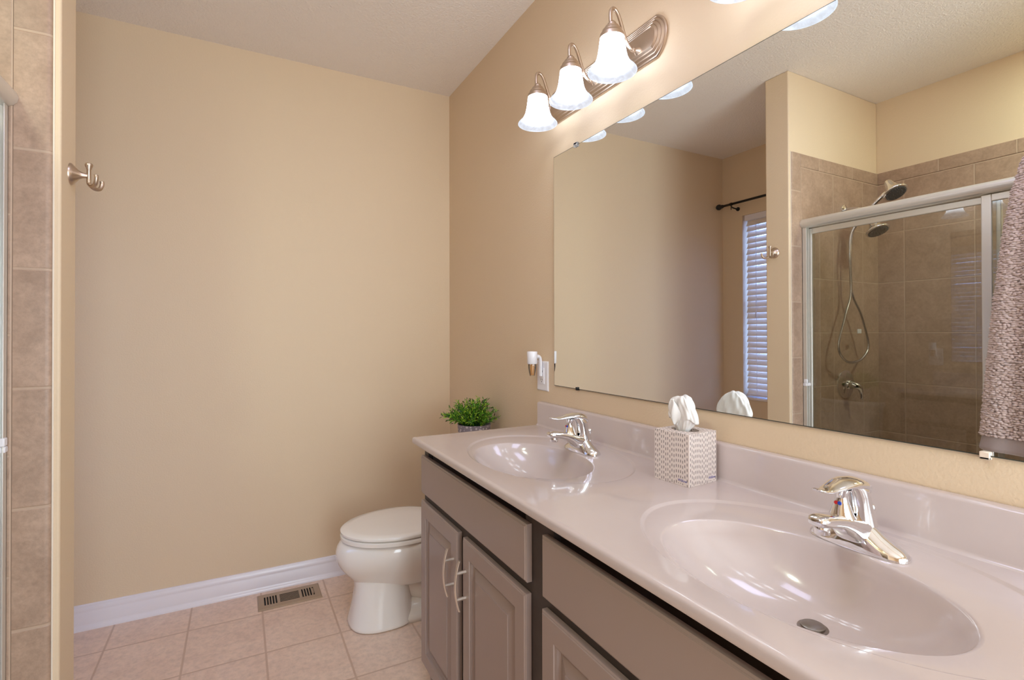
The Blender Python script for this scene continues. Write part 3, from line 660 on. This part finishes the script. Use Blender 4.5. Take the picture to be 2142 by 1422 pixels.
# rounded front edge with skirt and underside
ep = [(XA, TOP), (TX0+0.006, TOP-0.0006), (TX0+0.0022, TOP-0.0025), (TX0, TOP-0.0065), (TX0, TOP-0.017), (TX0+0.002, TOP-0.0215), (TX0+0.006, TOP-0.023), (TX0+0.022, TOP-0.023)]
top.loft([[(x, y_, z) for x, z in ep] for y_ in (TYA, TYB)], caps=False, closed=False)
top.add([(XA, TYA-0.004, TOP), (XB, TYA-0.004, TOP), (XB, TYA, TOP-0.004), (XA, TYA, TOP-0.002)], [(0, 1, 2, 3)])
top.add([(TX0, TYA, TOP-0.0065), (XA, TYA, TOP-0.002), (XB, TYA, TOP-0.004), (TX1, TYA, TOP-0.004), (TX1, TYA, TOP-0.023), (TX0+0.006, TYA, TOP-0.023), (TX0, TYA, TOP-0.017)], [(0, 1, 2, 3, 4, 5, 6)])
top.add([(XA, TYB, TOP), (TX1, TYB, TOP), (TX1, TYB, TOP-0.023), (TX0, TYB, TOP-0.017)], [(0, 1, 2, 3)])
tpo = child(top.build('slab', M_marble, smooth='auto', angle=40), ct)
bsp = MB(); bq = [(BS-0.010, TOP-0.001), (BS-0.004, TOP+0.0015), (BS, TOP+0.008), (BS, 1.014), (BS+0.003, 1.019), (BS+0.008, 1.021), (TX1, 1.021), (TX1, TOP-0.001)]
bsp.loft([[(x, y_, z) for x, z in bq] for y_ in (TYA-0.001, TYB)])
child(bsp.build('backsplash', M_marble, smooth='auto', angle=40), ct)
for yc in SK:
    dr_ = MB().lathe([(0.0245, TOP-0.1185), (0.0235, TOP-0.1160), (0.019, TOP-0.1150)], (-0.267, yc, 0), seg=30)
    dr_.lathe([(0.0185, TOP-0.116), (0.0188, TOP-0.1125), (0.016, TOP-0.1110), (0.001, TOP-0.1105)], (-0.267, yc, 0), seg=30)
    child(dr_.build('drain_stopper', M_stopper, smooth='auto'), ct)

# ------------------------------------------------------------------ faucets
def make_faucet():
    r = empty('faucet', (0, 0, 0))
    body = MB(); secs = []
    for y_, d, h in ((-0.083, 0.004, 0.004), (-0.080, 0.013, 0.010), (-0.072, 0.021, 0.0155), (-0.060, 0.0255, 0.021), (-0.045, 0.028, 0.029), (-0.030, 0.029, 0.040), (-0.015, 0.030, 0.048), (0, 0.030, 0.051)):
        secs.append((y_, d, h))
    secs += [(-a, b_, c) for a, b_, c in reversed(secs[:-1])]
    rings = []
    for y_, d, h in secs:
        rg_ = [(-d, y_, 0.0)]
        for k in range(15):
            a = PI-PI*k/14; rg_.append((d*math.cos(a)*(1-0.22*math.sin(a)), y_, 0.0025+(h-0.0025)*math.sin(a)**0.8))
        rg_.append((d, y_, 0.0)); rings.append(rg_)
    body.loft(rings); body.build('base', M_chrome, r, smooth='auto', angle=70)
    sp = MB(); rings = []
    for x, zb, zt, w_ in ((0.010, 0.010, 0.050, 0.028), (-0.015, 0.006, 0.053, 0.029), (-0.032, 0.016, 0.058, 0.027), (-0.050, 0.033, 0.063, 0.0245), (-0.070, 0.045, 0.068, 0.022), (-0.090, 0.050, 0.0715, 0.0195), (-0.108, 0.053, 0.0735, 0.018), (-0.120, 0.0545, 0.0735, 0.0165), (-0.127, 0.0575, 0.071, 0.013), (-0.1285, 0.060, 0.069, 0.010)):
        zc, hh = (zb+zt)/2, (zt-zb)/2
        rings.append([(x, w_*math.copysign(abs(math.cos(a))**0.55, math.cos(a)), zc+hh*math.copysign(abs(math.sin(a))**0.75, math.sin(a))) for a in [2*PI*k/28 for k in range(28)]])
    sp.loft(rings); so = sp.build('spout', M_chrome, r, smooth='auto', angle=60)
    MB().lathe([(0.0125, 0.0415), (0.0130, 0.0425), (0.0130, 0.056), (0.012, 0.058)], (-0.108, 0, 0), seg=28).build('aerator', M_chrome, so, smooth='auto')
    hd_ = MB(); rings = []
    for x, z, rx_, ry in ((0.006, 0.040, 0.027, 0.029), (0.004, 0.055, 0.024, 0.0265), (0.000, 0.075, 0.0215, 0.0245), (-0.004, 0.092, 0.021, 0.024), (-0.010, 0.106, 0.022, 0.0235), (-0.020, 0.115, 0.018, 0.019)):
        rings.append([(x+rx_*math.cos(2*PI*k/32), ry*math.sin(2*PI*k/32), z) for k in range(32)])
    hd_.loft(rings)
    rings = []
    for x, zc, hh, w_ in ((0.017, 0.094, 0.006, 0.010), (0.0135, 0.101, 0.011, 0.018), (0.006, 0.108, 0.0125, 0.0225), (-0.010, 0.114, 0.0115, 0.0250), (-0.030, 0.1175, 0.0095, 0.0250), (-0.052, 0.1175, 0.0070, 0.0225), (-0.075, 0.1145, 0.0050, 0.0180), (-0.095, 0.1130, 0.0040, 0.0140), (-0.110, 0.1145, 0.0036, 0.0120), (-0.120, 0.1175, 0.0030, 0.0100), (-0.1245, 0.1195, 0.0016, 0.0060)):
        rings.append([(x, w_*math.cos(a), zc+hh*math.sin(a)) for a in [2*PI*k/28 for k in range(28)]])
    hd_.loft(rings); ho = hd_.build('handle', M_chrome, r, smooth='auto', angle=60)
    MB().lathe([(0.022, 0.060), (0.018, 0.068), (0.0125, 0.084), (0.0095, 0.094), (0.011, 0.102), (0.016, 0.110)], (-0.048, 0, 0), seg=28).build('neck', M_chrome, r, smooth='auto', angle=60)
    nx = -0.0605
    dt = MB().lathe([(0.001, 0.0), (0.0034, 0.0006), (0.0034, 0.002)], seg=16)
    vs = [(nx-v[2]+0.002, v[0]+0.003, 0.086+v[1]) for v in dt.v]; d2 = MB(); d2.add(vs, dt.f); d2.build('hot_mark', M_red, ho)
    vs = [(nx-v[2]+0.002, v[0]-0.0028, 0.086+v[1]) for v in dt.v]; d2 = MB(); d2.add(vs, dt.f); d2.build('cold_mark', M_blue, ho)
    MB().lathe([(0.0028, 0.03), (0.0028, 0.062), (0.0055, 0.064), (0.0065, 0.069), (0.005, 0.073), (0.001, 0.074)], (0.0245, -0.012, 0), seg=16).build('lift_rod', M_chrome, r, smooth='auto')
    return r
f1 = make_faucet(); f2 = copy_tree(f1)
f1.location = (-0.132, SK[0], TOP-0.0046); f2.location = (-0.132, SK[1], TOP-0.0046)
tag(f1, 'chrome single-lever faucet at the far sink, left of the tissue box', 'faucet', 'chrome sink faucets')
tag(f2, 'chrome single-lever faucet at the near sink, right of the tissue box', 'faucet', 'chrome sink faucets')

# ------------------------------------------------------------------ tissue box
tb = empty('tissue_box', (-0.098, -1.938, TOP+0.0003), 'white cube tissue box printed with dark dashes, between the two sinks', 'tissue box')
tb.rotation_euler = (0, 0, math.radians(5))
hw_ = 0.054; bh = 0.130; bx = MB()
oval = lambda z, a_=0.040, b_=0.028: [(a_*math.cos(2*PI*k/48)*0.7, b_*math.sin(2*PI*k/48)*1.35, z) for k in range(48)]
sq = []
for k in range(48):
    a = 2*PI*k/48; c, s_ = math.cos(a), math.sin(a); t = hw_/max(abs(c), abs(s_)); sq.append((c*t, s_*t, bh))
bot = [(x, y_, 0.0) for x, y_, z in sq]
bx.loft([bot, sq], caps=False); bx.loft([sq, oval(bh), oval(bh-0.001), [(x*0.98, y_*0.98, z-0.05) for x, y_, z in oval(bh)]], caps=False); bx.add(bot, [tuple(range(48))])
bx.build('carton', M_box, tb, smooth='auto')
def text_mesh(s, name, size, mat, parent, M):
    cu = bpy.data.curves.new(name, 'FONT'); cu.body = s; cu.size = size; cu.extrude = 0.0002; cu.shear = 0.35; cu.align_x = 'CENTER'
    tmp = bpy.data.objects.new('tmp_text', cu); col.objects.link(tmp)
    bpy.context.view_layer.update()
    me = bpy.data.meshes.new_from_object(tmp.evaluated_get(bpy.context.evaluated_depsgraph_get()))
    bpy.data.objects.remove(tmp); me.materials.clear(); me.materials.append(mat); me.transform(M)
    o = bpy.data.objects.new(name, me); col.objects.link(o); o.parent = parent; return o
M_pat = simple('logo_patch', srgb(226, 212, 206), 0.5)
def basis(xa, ya, za, o):
    return Matrix(((xa[0], ya[0], za[0], o[0]), (xa[1], ya[1], za[1], o[1]), (xa[2], ya[2], za[2], o[2]), (0, 0, 0, 1)))
for nm, B in (('logo_left', basis((0, -1, 0), (0, 0, 1), (-1, 0, 0), (-hw_-0.0005, -0.033, 0.010))), ('logo_right', basis((1, 0, 0), (0, 0, 1), (0, -1, 0), (0.034, -hw_-0.0005, 0.010)))):
    pt = MB().box(-0.012, 0.012, -0.0035, 0.0085, -0.0004, -0.0001); pt.v = [tuple(B @ Vector(v)) for v in pt.v]
    po = pt.build('logo_patch', M_pat, tb)
    text_mesh('Willow', 'logo', 0.0095, M_ink, po, B)
ts = empty('tissue', (-0.106, -1.938, TOP+bh+0.0005), 'white tissue pulled up out of the box opening', 'tissue')
TW = [(-0.012, 0.014, 0.010), (0.0, 0.021, 0.014), (0.012, 0.031, 0.018), (0.026, 0.044, 0.021), (0.036, 0.051, 0.022), (0.050, 0.048, 0.022), (0.064, 0.043, 0.024), (0.076, 0.036, 0.024), (0.084, 0.028, 0.020), (0.088, 0.015, 0.011)]
mb = MB(); rings = []; na = 120
TWs = spline([(a_, b_, c_) for a_, b_, c_ in TW], 4)
for iz, (z, w_, d_) in enumerate(TWs):
    rg_ = []
    for k in range(na):
        a = 2*PI*k/na; f_ = 0.10*math.sin(5*a+z*40)+0.09*math.sin(9*a-z*70+1.3)+0.05*math.sin(17*a+z*130); amp = min(1, (z+0.02)/0.05)
        rr = 1+f_*amp; droop = -0.010*abs(math.sin(a))**4*(1 if z > 0.03 else 0)
        rg_.append((d_*math.cos(a)*rr*(1.0-0.35*math.cos(a)**2), w_*math.sin(a)*(1+0.4*f_*amp), z+droop+0.003*math.sin(3*a+2)*amp))
    rings.append(rg_)
mb.loft(rings)
mb.build('sheet', M_paper, ts, smooth=True)
fl = MB(); P = []; nu, nv = 16, 20
for j in range(nv+1):
    for i in range(nu+1):
        u_ = -1+2*i/nu; v_ = j/nv; w_ = 0.006+0.020*math.sin(v_*PI)
        P.append((-0.017-0.008*math.sin(v_*PI)*(1-u_*u_)-0.004*math.sin(u_*4+v_*5), 0.006+w_*u_*0.8+0.012*v_, 0.012+0.066*v_))
fl.add(P, [(j*(nu+1)+i, j*(nu+1)+i+1, (j+1)*(nu+1)+i+1, (j+1)*(nu+1)+i) for j in range(nv) for i in range(nu)])
fo_ = fl.build('fold', M_paper, ts, smooth=True); sm = fo_.modifiers.new('solid', 'SOLIDIFY'); sm.thickness = 0.0006
ts.rotation_euler = (0, 0, math.radians(-7))

# ------------------------------------------------------------------ wall mirror
MY0, MY1, MZ0, MZ1 = -1.170, -2.845, 1.0965, 2.013
mi_ = empty('wall_mirror', (0, (MY0+MY1)/2, MZ0), 'large frameless rectangular mirror on the wall above the vanity', 'mirror')
child(MB().box(-0.006, -0.0005, MY0, MY1, MZ0, MZ1).build('mirror_backing', M_medge), mi_)
mf = MB(); mf.box(-0.0068, -0.0060, MY0-0.002, MY1+0.002, MZ0+0.002, MZ1-0.002)
child(mf.build('mirror_glass', M_mirror), mi_)
M_cream = simple('cream_plastic', srgb(232, 214, 196), 0.3)
for y_, z, mt_, s_ in ((-1.328, MZ1, M_rubber, 1), (-2.48, MZ1, M_rubber, 1), (-1.330, MZ0, M_black, -1), (-2.515, MZ0, M_cream, -1)):
    k = 0.008 if mt_ is M_rubber else 0.0055 if mt_ is M_cream else 0.004
    cl = MB().box(-0.0125, -0.0005, y_-k*1.3, y_+k*1.3, z+0.0002*s_, z+s_*k); cl.box(-0.0125, -0.0072, y_-k*1.3, y_+k*1.3, z+s_*k, z-s_*0.008)
    child(cl.build('mirror_clip', mt_, bevel=0.0015), mi_)

# ------------------------------------------------------------------ outlet and plug-in air freshener
ol = empty('wall_outlet', (0, -1.077, 1.129), 'white wall outlet left of the mirror above the counter', 'outlet')
child(MB().loft([[(x, y_, z) for y_, z in ((-1.034+i, 1.067-i), (-1.034+i, 1.190+i), (-1.120-i, 1.190+i), (-1.120-i, 1.067-i))] for x, i in ((-0.0003, 0), (-0.003, 0), (-0.006, -0.004))]).build('cover_plate', M_white), ol)
rc = MB().box(-0.0085, -0.005, -1.060, -1.094, 1.0955, 1.1625)
ro = child(rc.build('receptacle', M_white, bevel=0.001), ol)
hl = MB()
for zc in (1.112, 1.146):
    hl.box(-0.0089, -0.0084, -1.070, -1.072, zc-0.003, zc+0.005); hl.box(-0.0089, -0.0084, -1.082, -1.084, zc-0.003, zc+0.005)
    hl.lathe([(0.0025, -0.0089), (0.0025, -0.0084)], (0, -1.077, zc-0.008), 'x', 12)
child(hl.build('slots', M_darkgap), ol)
af = empty('air_freshener', (-0.05, -1.077, 1.12), 'white plug-in air freshener with an amber oil vial, plugged into the outlet', 'air freshener')
child(MB().lathe([(0.019, 1.1795), (0.0205, 1.181), (0.0215, 1.228), (0.0205, 1.2305), (0.017, 1.2305), (0.016, 1.226)], (-0.054, -1.077, 0), seg=36).build('warmer', M_white, smooth='auto', angle=50), af)
ar = MB().tube(spline([(-0.036, -1.077, 1.210), (-0.026, -1.077, 1.209), (-0.0175, -1.077, 1.201), (-0.0150, -1.077, 1.186), (-0.0150, -1.077, 1.160), (-0.0150, -1.077, 1.128)], 6), 0.0085, 20)
ar.v = [(-0.0150 + (x_ + 0.0150) * 1.0 if z_ > 1.205 else -0.0150 + (x_ + 0.0150) * 0.72, -1.077 + (y_ + 1.077) * 1.25, z_) for x_, y_, z_ in ar.v]
child(ar.build('plug_arm', M_white, smooth='auto', angle=50), af)
child(MB().lathe([(0.0165, 1.1795), (0.0165, 1.165), (0.0145, 1.150), (0.011, 1.136), (0.010, 1.131), (0.001, 1.131)], (-0.054, -1.077, 0), seg=28).build('vial', thin_glass('vial_glass', (0.93, 0.88, 0.80), 1.6), smooth='auto'), af)
child(MB().lathe([(0.005, 1.178), (0.0075, 1.172), (0.0080, 1.140), (0.0075, 1.134), (0.001, 1.134)], (-0.054, -1.077, 0), seg=20).build('oil_wick', M_amber, smooth='auto'), af)

# ------------------------------------------------------------------ vanity lights
SHX = -0.123
def make_light():
    r = empty('vanity_light', (0, 0, 0))
    def stad(ins, x):
        h = 0.066-ins; L = 0.245; R = 0.0735-ins; out = []
        a0 = math.asin(min(1, h/R))
        for k in range(25): a = -a0+2*a0*k/24; out.append((x, L+0.010+R*math.cos(a)*1.0, R*math.sin(a)))
        out.append((x, L+0.004, h))
        out.append((x, -L-0.004, h))
        for k in range(25): a = PI-a0+2*a0*k/24; out.append((x, -L-0.010+R*math.cos(a), R*math.sin(a)))
        out.append((x, -L-0.004, -h)); out.append((x, L+0.004, -h))
        return out
    pr_ = [(0, -0.0005), (0, -0.006), (0.003, -0.009), (0.006, -0.009), (0.008, -0.0075), (0.010, -0.010), (0.013, -0.014), (0.016, -0.014), (0.018, -0.0125), (0.020, -0.015), (0.023, -0.019), (0.026, -0.019), (0.028, -0.0175), (0.030, -0.020), (0.033, -0.0235), (0.036, -0.0235), (0.038, -0.021), (0.040, -0.021)]
    MB().loft([stad(i, x) for i, x in pr_]).build('backplate', M_nickel, r, smooth='auto', angle=25)
    for k in (-1, 0, 1):
        yk = -k*0.2195
        arm = MB().tube(spline([(-0.019, yk, -0.017), (-0.040, yk, -0.020), (-0.058, yk, -0.012), (-0.073, yk, 0.012), (-0.087, yk, 0.048), (-0.099, yk, 0.074), (-0.112, yk, 0.087), (-0.124, yk, 0.084), (-0.1285, yk, 0.068), (-0.1275, yk, 0.036)], 8), 0.0056, 14)
        arm.lathe([(0.014, -0.021), (0.013, -0.025), (0.0075, -0.030), (0.0065, -0.040), (0.0075, -0.042), (0.0055, -0.045)], (0, yk, -0.018), 'x', 20)
        ao = arm.build('arm', M_nickel, r, smooth='auto', angle=50)
        MB().lathe([(0.001, 0.046), (0.009, 0.045), (0.013, 0.040), (0.0135, 0.034), (0.021, 0.030), (0.0225, 0.024), (0.029, 0.019), (0.0305, 0.012), (0.036, 0.006), (0.0375, -0.004), (0.0375, -0.006), (0.033, -0.006), (0.030, 0.008), (0.001, 0.012)], (SHX, yk, 0), seg=36, caps=False).build('socket_cup', M_nickel, ao, smooth='auto', angle=30)
        sp_ = [(0.033, 0.004), (0.0365, -0.006), (0.0385, -0.020), (0.0405, -0.036), (0.043, -0.052), (0.047, -0.068), (0.0535, -0.082), (0.062, -0.093), (0.070, -0.1005), (0.0742, -0.1060), (0.0745, -0.1080)]
        inn = [(a-0.0026, b_-0.0004) for a, b_ in [sp_[-1]]]
        MB().lathe(sp_+inn, (SHX, yk, 0), seg=56, caps=False).build('glass_shade', M_shade, r, smooth=True)
        bb = MB().lathe([(0.001, -0.062), (0.010, -0.060), (0.018, -0.054), (0.023, -0.044), (0.023, -0.034), (0.019, -0.022), (0.013, -0.010), (0.012, 0.0)], (SHX, yk, 0), seg=24)
        bb.build('bulb', M_bulb, r, smooth=True)
    return r
l1 = make_light(); l2 = copy_tree(l1)
l1.location = (0, -1.461, 2.2075); l2.location = (0, -2.348, 2.2075)
tag(l1, 'brushed nickel three-shade wall light over the far sink, fully in view', 'wall light', 'three-shade vanity lights')
tag(l2, 'second three-shade wall light, over the near sink, cut off by the top edge', 'wall light', 'three-shade vanity lights')
